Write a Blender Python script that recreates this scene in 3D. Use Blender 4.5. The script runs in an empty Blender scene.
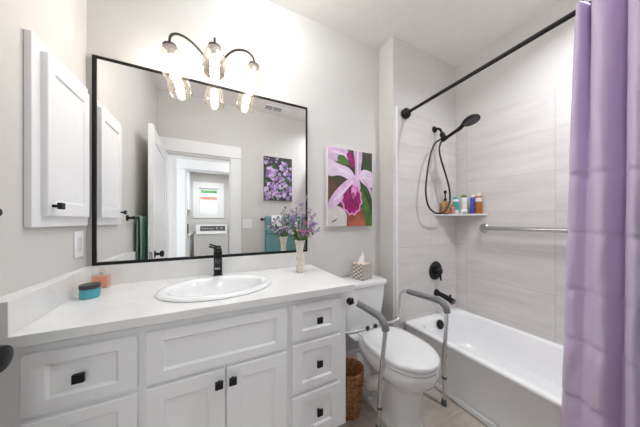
import bpy, bmesh, math, random
from mathutils import Vector, Matrix, noise
random.seed(7)
S = bpy.context.scene
COL = S.collection
PI = math.pi

# ------------------------------------------------------------------ camera, light, exposure
cam_d = bpy.data.cameras.new('camera'); cam = bpy.data.objects.new('camera', cam_d); COL.objects.link(cam)
cam_d.sensor_width = 36.0; cam_d.lens = 217.83 / 640 * 36.0; cam_d.shift_y = 7.594 / 640; cam_d.clip_start = 0.02
cam.location = (0, 0, 1.2127); cam.rotation_euler = (PI / 2, 0, -0.4559)
S.camera = cam
S.view_settings.view_transform = 'Standard'; S.view_settings.look = 'None'
S.view_settings.gamma = 1.0; S.view_settings.use_curve_mapping = False
S.view_settings.exposure = 0.56
S.cycles.use_denoising = True
S.cycles.max_bounces = 14; S.cycles.diffuse_bounces = 8; S.cycles.glossy_bounces = 8
S.cycles.transparent_max_bounces = 24; S.cycles.transmission_bounces = 10
S.cycles.caustics_reflective = True; S.cycles.caustics_refractive = False
S.cycles.sample_clamp_indirect = 6.0

BULB = 66.0          # emission of the vanity bulbs
DOME = 19.0           # emission of the glass dome of the bathroom's ceiling light
HALL_FILL = 10.5    # W, added fill under the hall ceiling, source unseen
LAUNDRY_FILL = 12.0 # W, added fill in the laundry room, source unseen
SKY = 2.6
SHOWER_FILL = 10.0  # W, added fill over the tub, out of view

W = bpy.data.worlds.new('sky'); S.world = W; W.use_nodes = True
W.node_tree.nodes['Background'].inputs[0].default_value = (0.86, 0.93, 1.0, 1)
W.node_tree.nodes['Background'].inputs[1].default_value = SKY

def area(name, loc, size, power, col=(.93, .972, 1)):
    l = bpy.data.lights.new(name, 'AREA'); l.shape = 'DISK'; l.size = size; l.energy = power; l.color = col
    o = bpy.data.objects.new(name, l); o.location = loc; COL.objects.link(o); return o
area('shower_fill_light', (1.62, .30, 2.742), .15, SHOWER_FILL).data.spread = 2.5  # added fill that brightens the shower alcove
area('hall_fill_light', (.95, -.45, 2.70), .34, HALL_FILL)  # added fill for the hall, also lifts the vanity fronts through the doorway
area('laundry_fill_light', (-.05, -1.95, 2.34), .34, LAUNDRY_FILL)  # added fill for the laundry, reaches the vanity through both doorways

# ------------------------------------------------------------------ materials
def N(t, k, **kw):
    n = t.nodes.new(k)
    for a, b in kw.items(): setattr(n, a, b)
    return n
def mat(name, col, rough=.5, metal=0., var=.03, scale=12., bump=0., bscale=60., coat=0., trans=0., stretch=None, spec=.5, ior=None):
    m = bpy.data.materials.new(name); m.use_nodes = True; t = m.node_tree
    b = t.nodes['Principled BSDF']
    b.inputs['Roughness'].default_value = rough; b.inputs['Metallic'].default_value = metal
    b.inputs['Coat Weight'].default_value = coat; b.inputs['Transmission Weight'].default_value = trans
    b.inputs['Specular IOR Level'].default_value = spec
    if ior: b.inputs['IOR'].default_value = ior
    tc = N(t, 'ShaderNodeTexCoord'); mp = N(t, 'ShaderNodeMapping'); t.links.new(tc.outputs['Object'], mp.inputs[0])
    if stretch: mp.inputs['Scale'].default_value = stretch
    nz = N(t, 'ShaderNodeTexNoise'); nz.inputs['Scale'].default_value = scale; nz.inputs['Detail'].default_value = 4
    t.links.new(mp.outputs[0], nz.inputs[0])
    cr = N(t, 'ShaderNodeValToRGB'); e = cr.color_ramp.elements
    e[0].position = .3; e[1].position = .7
    e[0].color = tuple(max(0, c * (1 - var)) for c in col) + (1,); e[1].color = tuple(min(1, c * (1 + var)) for c in col) + (1,)
    t.links.new(nz.outputs[0], cr.inputs[0]); t.links.new(cr.outputs[0], b.inputs['Base Color'])
    if bump:
        n2 = N(t, 'ShaderNodeTexNoise'); n2.inputs['Scale'].default_value = bscale; n2.inputs['Detail'].default_value = 3
        t.links.new(mp.outputs[0], n2.inputs[0])
        bp = N(t, 'ShaderNodeBump'); bp.inputs['Strength'].default_value = bump; bp.inputs['Distance'].default_value = .004
        t.links.new(n2.outputs[0], bp.inputs['Height']); t.links.new(bp.outputs[0], b.inputs['Normal'])
    return m
def emis(name, col, s):
    m = bpy.data.materials.new(name); m.use_nodes = True; t = m.node_tree
    e = N(t, 'ShaderNodeEmission'); e.inputs[0].default_value = col + (1,); e.inputs[1].default_value = s
    t.links.new(e.outputs[0], t.nodes['Material Output'].inputs[0]); return m
def tile_mat(name, axes, org, bw, bh, c1, c2, grout, mortar, streak, rough=.35):
    """Rectangular tiles in stack bond with streaks along the tile; axes = the two position axes used."""
    m = bpy.data.materials.new(name); m.use_nodes = True; t = m.node_tree; L = t.links.new
    b = t.nodes['Principled BSDF']; b.inputs['Roughness'].default_value = rough
    g = N(t, 'ShaderNodeNewGeometry'); sx = N(t, 'ShaderNodeSeparateXYZ'); L(g.outputs['Position'], sx.inputs[0])
    cm = N(t, 'ShaderNodeCombineXYZ')
    for k, (ax, o) in enumerate(zip(axes, org)):
        a = N(t, 'ShaderNodeMath', operation='SUBTRACT'); a.inputs[1].default_value = o
        L(sx.outputs[ax], a.inputs[0]); L(a.outputs[0], cm.inputs[k])
    br = N(t, 'ShaderNodeTexBrick'); br.offset = 0; br.squash = 1
    br.inputs['Scale'].default_value = 1; br.inputs['Brick Width'].default_value = bw; br.inputs['Row Height'].default_value = bh
    br.inputs['Mortar Size'].default_value = mortar; br.inputs['Mortar Smooth'].default_value = .2; br.inputs['Bias'].default_value = 0
    br.inputs['Color1'].default_value = (.42, .42, .42, 1); br.inputs['Color2'].default_value = (.58, .58, .58, 1)
    L(cm.outputs[0], br.inputs[0])
    mp = N(t, 'ShaderNodeMapping'); mp.inputs['Scale'].default_value = streak; L(cm.outputs[0], mp.inputs[0])
    n1 = N(t, 'ShaderNodeTexNoise'); n1.inputs['Scale'].default_value = 1; n1.inputs['Detail'].default_value = 7; n1.inputs['Roughness'].default_value = .62
    n1.inputs['Distortion'].default_value = .4
    L(mp.outputs[0], n1.inputs[0])
    # each tile shifts its own streaks
    ad = N(t, 'ShaderNodeVectorMath', operation='ADD'); vs = N(t, 'ShaderNodeVectorMath', operation='SCALE'); vs.inputs['Scale'].default_value = 40
    L(br.outputs['Color'], vs.inputs[0]); L(mp.outputs[0], ad.inputs[0]); L(vs.outputs[0], ad.inputs[1]); L(ad.outputs[0], n1.inputs[0])
    cr = N(t, 'ShaderNodeValToRGB'); e = cr.color_ramp.elements; e[0].position = .32; e[1].position = .68
    e[0].color = c1 + (1,); e[1].color = c2 + (1,)
    L(n1.outputs[0], cr.inputs[0])
    mx = N(t, 'ShaderNodeMix', data_type='RGBA'); mx.inputs[7].default_value = grout + (1,)
    L(br.outputs['Fac'], mx.inputs[0]); L(cr.outputs[0], mx.inputs[6]); L(mx.outputs[2], b.inputs['Base Color'])
    bp = N(t, 'ShaderNodeBump'); bp.invert = True; bp.inputs['Strength'].default_value = .25; bp.inputs['Distance'].default_value = .002
    L(br.outputs['Fac'], bp.inputs['Height']); L(bp.outputs[0], b.inputs['Normal'])
    return m

M = {}
M['wall'] = mat('greige wall paint', (.655, .637, .617), .7, var=.012, bump=.12, bscale=140)
M['ceiling'] = mat('ceiling paint', (.84, .815, .79), .85, var=.015, bump=.45, bscale=70)
M['trim'] = mat('white trim paint', (.85, .85, .855), .35, var=.008)
M['cabinet'] = mat('white cabinet lacquer', (.86, .86, .87), .38, var=.008)
M['quartz'] = mat('white quartz', (.80, .795, .785), .22, var=.035, scale=6)
M['black'] = mat('matte black metal', (.018, .017, .018), .38, .6, var=.15)
M['bronze'] = mat('dark bronze metal', (.055, .045, .04), .4, .8, var=.15)
M['blackplastic'] = mat('black plastic', (.02, .02, .022), .5, var=.1)
M['mirror'] = mat('mirror silver', (.93, .935, .935), .0, 1., var=0)
M['porcelain'] = mat('white porcelain', (.86, .86, .865), .12, var=.006, coat=.4)
M['acrylic'] = mat('white tub acrylic', (.88, .88, .885), .2, var=.006, coat=.3)
M['steel'] = mat('brushed steel', (.50, .50, .50), .2, 1., var=.06, scale=30, stretch=(1, .05, 1))
M['alu'] = mat('satin aluminium', (.74, .74, .75), .24, .95, var=.04)
M['foam'] = mat('grey foam', (.19, .19, .195), .45, var=.08, scale=60, bump=.2, bscale=200)
M['rubber'] = mat('dark grey rubber', (.09, .09, .095), .7, var=.1)
M['tile_r'] = tile_mat('shower tile streaked grey', (1, 2), (.649, .395), .60, .2954, (.60, .572, .558), (.70, .672, .655), (.55, .525, .51), .0026, (2.2, 16, 1))
M['tile_e'] = tile_mat('shower tile streaked grey end', (0, 2), (1.80, .395), .60, .2954, (.60, .572, .558), (.70, .672, .655), (.55, .525, .51), .0026, (2.2, 16, 1))
M['floor'] = tile_mat('taupe floor tile', (0, 1), (1.48, .86), .60, .30, (.32, .275, .235), (.50, .45, .40), (.46, .415, .37), .004, (5, 9, 1), .45)
M['curtain'] = mat('lavender curtain', (.69, .565, .775), .5, var=.02, scale=5, bump=.1, bscale=14)
b_ = M['curtain'].node_tree.nodes['Principled BSDF']; b_.inputs['Sheen Weight'].default_value = .15
M['wicker_d'] = mat('basket dark gaps', (.05, .025, .012), .9, var=.2)
M['paper'] = mat('white paper', (.88, .87, .86), .9, var=.015)
M['bulb'] = emis('lit bulb', (1, .995, .985), BULB)
M['dome'] = emis('lit ceiling light glass', (.93, .975, 1), DOME)
M['green_towel'] = mat('sea green terry', (.22, .40, .33), .95, var=.18, scale=30, bump=.6, bscale=260)
M['teal_towel'] = mat('teal terry', (.15, .32, .33), .95, var=.12, scale=40, bump=.6, bscale=260)
M['white_towel'] = mat('white terry', (.80, .80, .80), .95, var=.04, bump=.5, bscale=260)
M['hallwall'] = M['wall']

def glass_mat(name, tint, mixg=.10, diff=.05, rough=.05):
    m = bpy.data.materials.new(name); m.use_nodes = True; t = m.node_tree; t.nodes.remove(t.nodes['Principled BSDF'])
    out = t.nodes['Material Output']; L = t.links.new
    tr = N(t, 'ShaderNodeBsdfTransparent'); tr.inputs[0].default_value = tint + (1,)
    gl = N(t, 'ShaderNodeBsdfGlossy'); gl.inputs['Roughness'].default_value = rough
    tl = N(t, 'ShaderNodeBsdfTranslucent'); tl.inputs[0].default_value = tint + (1,)
    lw = N(t, 'ShaderNodeLayerWeight'); lw.inputs[0].default_value = .35
    mp = N(t, 'ShaderNodeMath', operation='MULTIPLY_ADD'); mp.inputs[1].default_value = .5; mp.inputs[2].default_value = mixg * .4
    nz = N(t, 'ShaderNodeTexNoise'); nz.inputs['Scale'].default_value = 30
    m2 = N(t, 'ShaderNodeMath', operation='MULTIPLY'); m2.inputs[1].default_value = diff * 2
    L(nz.outputs[0], m2.inputs[0]); L(lw.outputs['Facing'], mp.inputs[0])
    a = N(t, 'ShaderNodeMixShader'); c = N(t, 'ShaderNodeMixShader')
    L(m2.outputs[0], a.inputs[0]); L(tr.outputs[0], a.inputs[1]); L(tl.outputs[0], a.inputs[2])
    L(mp.outputs[0], c.inputs[0]); L(a.outputs[0], c.inputs[1]); L(gl.outputs[0], c.inputs[2])
    L(c.outputs[0], out.inputs[0]); return m
M['shade'] = glass_mat('faintly amber shade glass', (.975, .94, .89), .14, .010)
M['pane'] = glass_mat('window glass', (.97, .98, .98), .05, .0, .0)
M['perfume'] = glass_mat('clear bottle glass', (.95, .93, .92), .1, .06)

# quartz veins
def veins(m):
    t = m.node_tree; b = t.nodes['Principled BSDF']; src = b.inputs['Base Color'].links[0].from_socket
    tc = N(t, 'ShaderNodeTexCoord'); nz = N(t, 'ShaderNodeTexNoise'); nz.inputs['Scale'].default_value = 3.2; nz.inputs['Detail'].default_value = 8; nz.inputs['Distortion'].default_value = 1.6
    t.links.new(tc.outputs['Object'], nz.inputs[0])
    cr = N(t, 'ShaderNodeValToRGB'); e = cr.color_ramp.elements; e[0].position = .485; e[0].color = (1, 1, 1, 1); e[1].position = .515; e[1].color = (1, 1, 1, 1)
    k = cr.color_ramp.elements.new(.5); k.color = (.84, .82, .80, 1)
    mx = N(t, 'ShaderNodeMix', data_type='RGBA', blend_type='MULTIPLY'); mx.inputs[0].default_value = .35
    t.links.new(nz.outputs[0], cr.inputs[0]); t.links.new(src, mx.inputs[6]); t.links.new(cr.outputs[0], mx.inputs[7]); t.links.new(mx.outputs[2], b.inputs['Base Color'])
veins(M['quartz'])
def woven(name, c1, c2, su, sv):
    m = bpy.data.materials.new(name); m.use_nodes = True; t = m.node_tree; b = t.nodes['Principled BSDF']; b.inputs['Roughness'].default_value = .7; L = t.links.new
    tc = N(t, 'ShaderNodeTexCoord'); nz = N(t, 'ShaderNodeTexNoise'); nz.inputs['Scale'].default_value = 45
    mp = N(t, 'ShaderNodeMapping'); mp.inputs['Scale'].default_value = (1, 1, 3); L(tc.outputs['Object'], mp.inputs[0]); L(mp.outputs[0], nz.inputs[0])
    cr = N(t, 'ShaderNodeValToRGB'); cr.color_ramp.elements[0].position = .35; cr.color_ramp.elements[1].position = .65
    cr.color_ramp.elements[0].color = c1 + (1,); cr.color_ramp.elements[1].color = c2 + (1,)
    L(nz.outputs[0], cr.inputs[0]); L(cr.outputs[0], b.inputs['Base Color']); return m
M['wicker'] = woven('brown wicker', (.17, .062, .02), (.50, .22, .085), 1, 1)
def diamond(name, c1, c2, sc):
    m = bpy.data.materials.new(name); m.use_nodes = True; t = m.node_tree; b = t.nodes['Principled BSDF']; b.inputs['Roughness'].default_value = .6; L = t.links.new
    tc = N(t, 'ShaderNodeTexCoord'); sx = N(t, 'ShaderNodeSeparateXYZ'); L(tc.outputs['Object'], sx.inputs[0])
    s1 = N(t, 'ShaderNodeMath', operation='ADD'); L(sx.outputs[0], s1.inputs[0]); L(sx.outputs[1], s1.inputs[1])
    d = []
    for op in ('ADD', 'SUBTRACT'):
        a = N(t, 'ShaderNodeMath', operation=op); L(s1.outputs[0], a.inputs[0]); L(sx.outputs[2], a.inputs[1])
        k = N(t, 'ShaderNodeMath', operation='MULTIPLY'); k.inputs[1].default_value = sc; L(a.outputs[0], k.inputs[0])
        f = N(t, 'ShaderNodeMath', operation='FRACT'); L(k.outputs[0], f.inputs[0])
        g = N(t, 'ShaderNodeMath', operation='GREATER_THAN'); g.inputs[1].default_value = .30; L(f.outputs[0], g.inputs[0]); d.append(g)
    mu = N(t, 'ShaderNodeMath', operation='MULTIPLY'); L(d[0].outputs[0], mu.inputs[0]); L(d[1].outputs[0], mu.inputs[1])
    mx = N(t, 'ShaderNodeMix', data_type='RGBA'); mx.inputs[6].default_value = c2 + (1,); mx.inputs[7].default_value = c1 + (1,)
    L(mu.outputs[0], mx.inputs[0]); L(mx.outputs[2], b.inputs['Base Color']); return m
M['tissuebox'] = diamond('diamond patterned card', (.74, .67, .59), (.20, .20, .20), 33)

# ------------------------------------------------------------------ mesh helpers
class MB:
    """Collects vertices and faces for ONE mesh."""
    def __init__(s): s.v = []; s.f = []; s.m = []
    def add(s, vs, fs, mi=0):
        o = len(s.v); s.v += [tuple(p) for p in vs]; s.f += [tuple(o + i for i in f) for f in fs]; s.m += [mi] * len(fs); return s
    def box(s, x0, x1, y0, y1, z0, z1, mi=0):
        v = [(x, y, z) for z in (z0, z1) for y in (y0, y1) for x in (x0, x1)]
        return s.add(v, [(0, 2, 3, 1), (4, 5, 7, 6), (0, 1, 5, 4), (2, 6, 7, 3), (0, 4, 6, 2), (1, 3, 7, 5)], mi)
    def obox(s, c, ax, ay, az, mi=0):     # oriented box: centre and three half-axis vectors
        c, ax, ay, az = map(Vector, (c, ax, ay, az))
        v = [c + i * ax + j * ay + k * az for k in (-1, 1) for j in (-1, 1) for i in (-1, 1)]
        return s.add(v, [(0, 2, 3, 1), (4, 5, 7, 6), (0, 1, 5, 4), (2, 6, 7, 3), (0, 4, 6, 2), (1, 3, 7, 5)], mi)
    def loft(s, loops, cap0=True, cap1=True, closed=True, mi=0):
        n = len(loops[0]); o = len(s.v)
        for l in loops: s.v += [tuple(p) for p in l]
        for i in range(len(loops) - 1):
            for j in range(n if closed else n - 1):
                a = o + i * n + j; b = o + i * n + (j + 1) % n
                s.f.append((a, b, b + n, a + n)); s.m.append(mi)
        if cap0: s.f.append(tuple(o + j for j in reversed(range(n)))); s.m.append(mi)
        if cap1: s.f.append(tuple(o + (len(loops) - 1) * n + j for j in range(n))); s.m.append(mi)
        return s
    def lathe(s, prof, org=(0, 0, 0), axis=(0, 0, 1), n=24, cap0=True, cap1=True, mi=0):
        ax = Vector(axis).normalized(); u = ax.orthogonal().normalized(); w = ax.cross(u); org = Vector(org)
        return s.loft([[org + ax * h + r * (math.cos(2 * PI * k / n) * u + math.sin(2 * PI * k / n) * w) for k in range(n)] for r, h in prof], cap0, cap1, mi=mi)
    def tube(s, pts, r, n=12, cap=True, mi=0, sub=0):
        P = [Vector(p) for p in pts]
        if sub: P = smooth(P, sub)
        R = r if isinstance(r, (list, tuple)) else [r] * len(P)
        if len(R) != len(P): R = [R[min(len(R) - 1, int(i * (len(R) - 1) / (len(P) - 1) + .5))] for i in range(len(P))]
        loops = []; u = None
        for i, p in enumerate(P):
            d = (P[min(i + 1, len(P) - 1)] - P[max(i - 1, 0)]).normalized()
            u = d.orthogonal().normalized() if u is None else (u - d * u.dot(d)).normalized()
            w = d.cross(u)
            loops.append([p + R[i] * (math.cos(2 * PI * k / n) * u + math.sin(2 * PI * k / n) * w) for k in range(n)])
        return s.loft(loops, cap, cap, mi=mi)
    def prism(s, pts, d, mi=0):            # polygon of 3-D points swept along d
        d = Vector(d); return s.loft([pts, [Vector(p) + d for p in pts]], mi=mi)
def smooth(P, k):
    out = []
    for i in range(len(P) - 1):
        p0, p1, p2, p3 = P[max(i - 1, 0)], P[i], P[i + 1], P[min(i + 2, len(P) - 1)]
        for j in range(k):
            t = j / k
            out.append(.5 * ((2 * p1) + (p2 - p0) * t + (2 * p0 - 5 * p1 + 4 * p2 - p3) * t * t + (3 * p1 - p0 - 3 * p2 + p3) * t ** 3))
    return out + [P[-1]]
def wpos(o):
    p = Vector((0, 0, 0))
    while o: p += o.location; o = o.parent
    return p
def link(name, mb, m, parent=None, base=None, bevel=0, seg=2, ang=35, sub=0, bang=40):
    """Link a builder as ONE object; world coordinates are kept, the origin is the parent's or `base`."""
    org = wpos(parent) if parent else Vector(base or (0, 0, 0))
    me = bpy.data.meshes.new(name); me.from_pydata([Vector(p) - org for p in mb.v], [], mb.f)
    for mm in (m if isinstance(m, (list, tuple)) else [m]): me.materials.append(M[mm] if isinstance(mm, str) else mm)
    for p, i in zip(me.polygons, mb.m): p.material_index = i
    bm = bmesh.new(); bm.from_mesh(me); bmesh.ops.recalc_face_normals(bm, faces=bm.faces); bm.to_mesh(me); bm.free()
    me.shade_smooth(); me.set_sharp_from_angle(angle=math.radians(ang)); me.update()
    o = bpy.data.objects.new(name, me); COL.objects.link(o)
    if parent: o.parent = parent
    else: o.location = org
    if bevel:
        b = o.modifiers.new('bevel', 'BEVEL'); b.width = bevel; b.segments = seg; b.limit_method = 'ANGLE'; b.angle_limit = math.radians(bang)
        b.harden_normals = False
    if sub:
        b = o.modifiers.new('sub', 'SUBSURF'); b.levels = sub; b.render_levels = sub
    return o
def tag(o, label=None, cat=None, group=None, kind=None):
    for k, v in (('label', label), ('category', cat), ('group', group), ('kind', kind)):
        if v: o[k] = v
    return o
def thing(name, loc, label, cat, group=None):
    o = bpy.data.objects.new(name, None); o.location = loc; o.empty_display_size = .05; COL.objects.link(o); return tag(o, label, cat, group)
def struct(name, mb, m, parent=None, bevel=0, label=None):
    o = link(name, mb, m, parent, bevel=bevel)
    if not parent: o['kind'] = 'structure'
    if label: o['label'] = label
    return o
def copy_tree(o, parent=None):
    c = o.copy(); COL.objects.link(c); c.parent = parent
    for ch in list(o.children): copy_tree(ch, c)
    return c
def rrect(x0, x1, y0, y1, r, z, n=6):
    out = []
    for cx, cy, a in ((x1 - r, y1 - r, 0), (x0 + r, y1 - r, 1), (x0 + r, y0 + r, 2), (x1 - r, y0 + r, 3)):
        for k in range(n + 1):
            t = (a + k / n) * PI / 2; out.append((cx + r * math.cos(t), cy + r * math.sin(t), z))
    return out
def panel_front(mb, o, u, v, nrm, w, h, t, su, sv, rec=.008, slope=.006):
    """A shaker front: slab with a recessed middle panel. o = lower corner on the back face, nrm points outward."""
    o, u, v, nrm = map(Vector, (o, u, v, nrm))
    def ring(a, b, d): return [o + u * a + v * b + nrm * d, o + u * (w - a) + v * b + nrm * d, o + u * (w - a) + v * (h - b) + nrm * d, o + u * a + v * (h - b) + nrm * d]
    return mb.loft([ring(0, 0, 0), ring(0, 0, t - .002), ring(.002, .002, t), ring(su, sv, t), ring(su + slope, sv + slope, t - rec)])

# ------------------------------------------------------------------ setting: bathroom shell
LX, BY, RY, SX, SY, RX, CZ = -.583, 1.53, -.09, 1.3457, 1.3615, 2.18, 2.757
T = .10
struct('floor', MB().box(LX - .6, RX + T, -3.4, BY + T, -.08, 0), 'floor')
struct('ceiling', MB().box(LX - T, RX + T, RY - T, BY + T, CZ, CZ + .08), 'ceiling')
struct('wall_back', MB().box(LX - T, SX, BY, BY + T, 0, CZ), 'wall')
struct('wall_left', MB().box(LX - T, LX, RY - T, BY, 0, CZ), 'wall')
struct('wall_shower_end', MB().box(SX, RX + T, SY, BY + T, 0, CZ), 'wall')
struct('wall_right', MB().box(RX, RX + T, RY - T, SY, 0, CZ), 'wall')
# rear wall with the doorway the photograph is taken from
DX0, DX1, DZ = -.51, .214, 2.05
struct('wall_rear', MB().box(LX, DX0, RY - T, RY, 0, CZ).box(DX1, RX, RY - T, RY, 0, CZ).box(DX0, DX1, RY - T, RY, DZ, CZ), 'wall')
struct('wall_tile_end', MB().box(1.386, RX - .011, SY - .010, SY, .35, 2.165), 'tile_e')
struct('wall_tile_right', MB().box(RX - .011, RX, RY, SY, .35, 2.165), 'tile_r')
struct('trim_1', MB().box(1.371, 1.386, SY - .013, SY, 0.0, 2.172), 'trim', bevel=.002)
# door casing (two legs, head board with a small ledge) and the jambs
c = MB().box(LX + .004, DX0 + .005, RY, RY + .02, 0, DZ).box(DX1 - .005, DX1 + .125, RY, RY + .02, 0, DZ)
c.box(LX + .004, DX1 + .135, RY, RY + .032, DZ, DZ + .022).box(LX + .008, DX1 + .125, RY, RY + .024, DZ + .022, DZ + .155)
struct('trim_2', c, 'trim', bevel=.002)
struct('trim_3', MB().box(DX0, DX0 + .018, RY - T, RY, 0, DZ).box(DX1 - .018, DX1, RY - T, RY, 0, DZ).box(DX0 + .018, DX1 - .018, RY - T, RY, DZ - .018, DZ), 'trim')
struct('baseboard_back', MB().box(.64, SX, BY - .014, BY, 0, .13), 'trim', bevel=.003)
struct('baseboard_bump', MB().box(SX - .014, SX, SY - .014, BY - .014, 0, .13), 'trim', bevel=.003)
struct('trim_4', MB().box(1.450, 1.472, RY, SY - .014, 0, .038), 'trim', bevel=.008)   # strip along the tub's foot
# hall and laundry room seen in the mirror through the doorway
HY, HX0, HX1 = -1.0, -1.15, 1.25
OX0, OX1 = -.40, .40
struct('wall_hall', MB().box(HX0, OX0, HY - T, HY, 0, CZ).box(OX1, HX1, HY - T, HY, 0, CZ).box(OX0, OX1, HY - T, HY, 2.04, CZ), 'wall')
struct('wall_hall_left', MB().box(HX0 - T, HX0, HY, RY - T, 0, CZ), 'wall')
struct('wall_hall_right', MB().box(HX1, HX1 + T, HY, RY - T, 0, CZ), 'wall')
struct('ceiling_hall', MB().box(HX0 - T, HX1 + T, HY - T, RY - T, CZ, CZ + .08), 'ceiling')
c = MB().box(OX0 - .11, OX0 + .005, HY, HY + .02, 0, 2.04).box(OX1 - .005, OX1 + .11, HY, HY + .02, 0, 2.04)
c.box(OX0 - .125, OX1 + .125, HY, HY + .03, 2.04, 2.06).box(OX0 - .11, OX1 + .11, HY, HY + .024, 2.06, 2.19)
struct('trim_5', c, 'trim', bevel=.002)
struct('trim_6', MB().box(OX0, OX0 + .018, HY - T, HY, 0, 2.04).box(OX1 - .018, OX1, HY - T, HY, 0, 2.04).box(OX0 + .018, OX1 - .018, HY - T, HY, 2.022, 2.04), 'trim')
LY = -2.85; LZ = 2.42
WX0, WX1, WZ0, WZ1 = -.30, .12, 1.40, 2.0
struct('wall_laundry_back', MB().box(-1.2, WX0, LY - T, LY, 0, LZ).box(WX1, 1.2, LY - T, LY, 0, LZ).box(WX0, WX1, LY - T, LY, 0, WZ0).box(WX0, WX1, LY - T, LY, WZ1, LZ), 'wall')
struct('wall_laundry_left', MB().box(-1.3, -1.2, LY - T, HY - T, 0, LZ), 'wall')
struct('wall_laundry_right', MB().box(1.2, 1.3, LY - T, HY - T, 0, LZ), 'wall')
struct('ceiling_laundry', MB().box(-1.3, 1.3, LY - T, HY - T, LZ, LZ + .08), 'ceiling')
w = struct('window_1', MB().box(WX0 - .13, WX0, LY, LY + .022, WZ0 - .11, WZ1 + .14).box(WX1, WX1 + .13, LY, LY + .022, WZ0 - .11, WZ1 + .14)
           .box(WX0, WX1, LY, LY + .022, WZ1, WZ1 + .14).box(WX0, WX1, LY, LY + .022, WZ0 - .11, WZ0), 'trim', bevel=.003)
s_ = MB()
for a, b2, c2, d in ((WX0, WX0 + .035, WZ0, WZ1), (WX1 - .035, WX1, WZ0, WZ1), (WX0 + .035, WX1 - .035, WZ0, WZ0 + .04), (WX0 + .035, WX1 - .035, WZ1 - .04, WZ1), (WX0 + .035, WX1 - .035, 1.70, 1.735)):
    s_.box(a, b2, LY - .07, LY - .03, c2, d)
link('sash', s_, 'trim', w)
link('pane', MB().box(WX0 + .035, WX1 - .035, LY - .052, LY - .048, WZ0 + .04, WZ1 - .04), 'pane', w)

# ------------------------------------------------------------------ bathroom door, opened against the left wall
d = MB()
P0, P1 = Vector((-.500, RY + .01, 0)), Vector((-.455, .765, 0)); u = (P1 - P0).normalized(); nrm = Vector((u.y, -u.x, 0)); Ld = (P1 - P0).length
th = .036
d.prism([P0 - nrm * th + Vector((0, 0, .012)), P1 - nrm * th + Vector((0, 0, .012)), P1 - nrm * .008 + Vector((0, 0, .012)), P0 - nrm * .008 + Vector((0, 0, .012))], (0, 0, 2.025))
door = struct('door_1', d, 'trim')
def stile(a0, a1, z0, z1):
    q = MB(); A = P0 + u * a0 - nrm * .008; B = P0 + u * a1 - nrm * .008
    return q.prism([A + Vector((0, 0, z0)), B + Vector((0, 0, z0)), B + nrm * .008 + Vector((0, 0, z0)), A + nrm * .008 + Vector((0, 0, z0))], (0, 0, z1 - z0))
for a0, a1, z0, z1 in ((0, .11, .012, 2.037), (Ld - .11, Ld, .012, 2.037)): link('stile', stile(a0, a1, z0, z1), 'trim', door, bevel=.003)
for z0, z1 in ((.012, .24), (.98, 1.12), (1.91, 2.037)): link('rail', stile(.11, Ld - .11, z0, z1), 'trim', door, bevel=.003)
k0 = P0 + u * (Ld - .062) + Vector((0, 0, .925))
kn = MB().lathe([(.031, 0), (.031, .006), (.012, .010), (.011, .035), (.024, .040), (.029, .052), (.026, .064), (.012, .069)], k0, nrm)
link('door_knob', kn, 'black', door)
link('latch_plate', MB().obox(P1 - nrm * .018 + Vector((0, 0, .925)), u * .001, nrm * .012, (0, 0, .028)), 'steel', door)

# ------------------------------------------------------------------ bathtub
TX0, TX1, TY0, TY1, TZ = 1.473, RX - .012, RY + .001, SY - .011, .357
tub = thing('bathtub', (1.82, .6, 0), 'white alcove bathtub beside the toilet, black overflow plate at its far end', 'bathtub')
m = MB(); rr = lambda i0, i1, j0, j1, r, z: rrect(TX0 + i0, TX1 - i1, TY0 + j0, TY1 - j1, r, z, 8)
loops = [rr(.002, .0, 0, 0, .012, 0.0), rr(.002, 0, 0, 0, .012, .325), rr(-.006, 0, 0, 0, .012, .332), rr(-.008, 0, 0, 0, .012, .346), rr(-.002, 0, 0, 0, .014, .355), rr(.01, .004, .004, .004, .02, .358),
         rr(.045, .028, .05, .055, .09, .357), rr(.058, .036, .065, .066, .11, .350), rr(.066, .042, .08, .075, .12, .335), rr(.085, .055, .16, .095, .13, .22), rr(.105, .075, .26, .115, .14, .12), rr(.14, .11, .32, .16, .14, .075), rr(.22, .19, .45, .30, .12, .065)]
m.loft(loops, True, True)
link('shell', m, 'acrylic', tub, ang=50)
link('overflow_plate', MB().lathe([(.038, 0), (.040, .006), (.037, .014), (.012, .017)], (1.798, 1.264, .300), (0, -1, .25)), 'black', tub)
link('drain', MB().lathe([(.03, 0), (.03, .004), (.02, .006)], (1.82, 1.0, .066)), 'black', tub)

# ------------------------------------------------------------------ vanity
van = thing('vanity_cabinet', (.045, 1.25, 0), 'white shaker vanity cabinet with square black knobs under the counter', 'cabinet')
VX0, VX1, VF = LX + .002, .636, .985
link('body', MB().box(VX0, VX1, VF, VF + .02, .135, .845).box(VX0, VX0 + .018, VF + .0201, BY - .002, .135, .845).box(VX1 - .018, VX1, VF + .0201, BY - .002, .135, .845).box(VX0 + .0181, VX1 - .0181, VF + .0201, BY - .002, .135, .153).box(VX0 + .0181, VX1 - .0181, BY - .014, BY - .002, .1531, .845), 'cabinet', van, bevel=.001)
link('toe_kick', MB().box(VX0 + .02, VX1 - .02, VF + .06, BY - .002, 0, .135), 'cabinet', van)
YF = VF
def vfront(name, x0, x1, z0, z1, su=.05, sv=.038):
    q = MB(); panel_front(q, (x0, YF, z0), (1, 0, 0), (0, 0, 1), (0, -1, 0), x1 - x0, z1 - z0, .019, su, sv, .008, .007)
    return link(name, q, 'cabinet', van)
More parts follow.
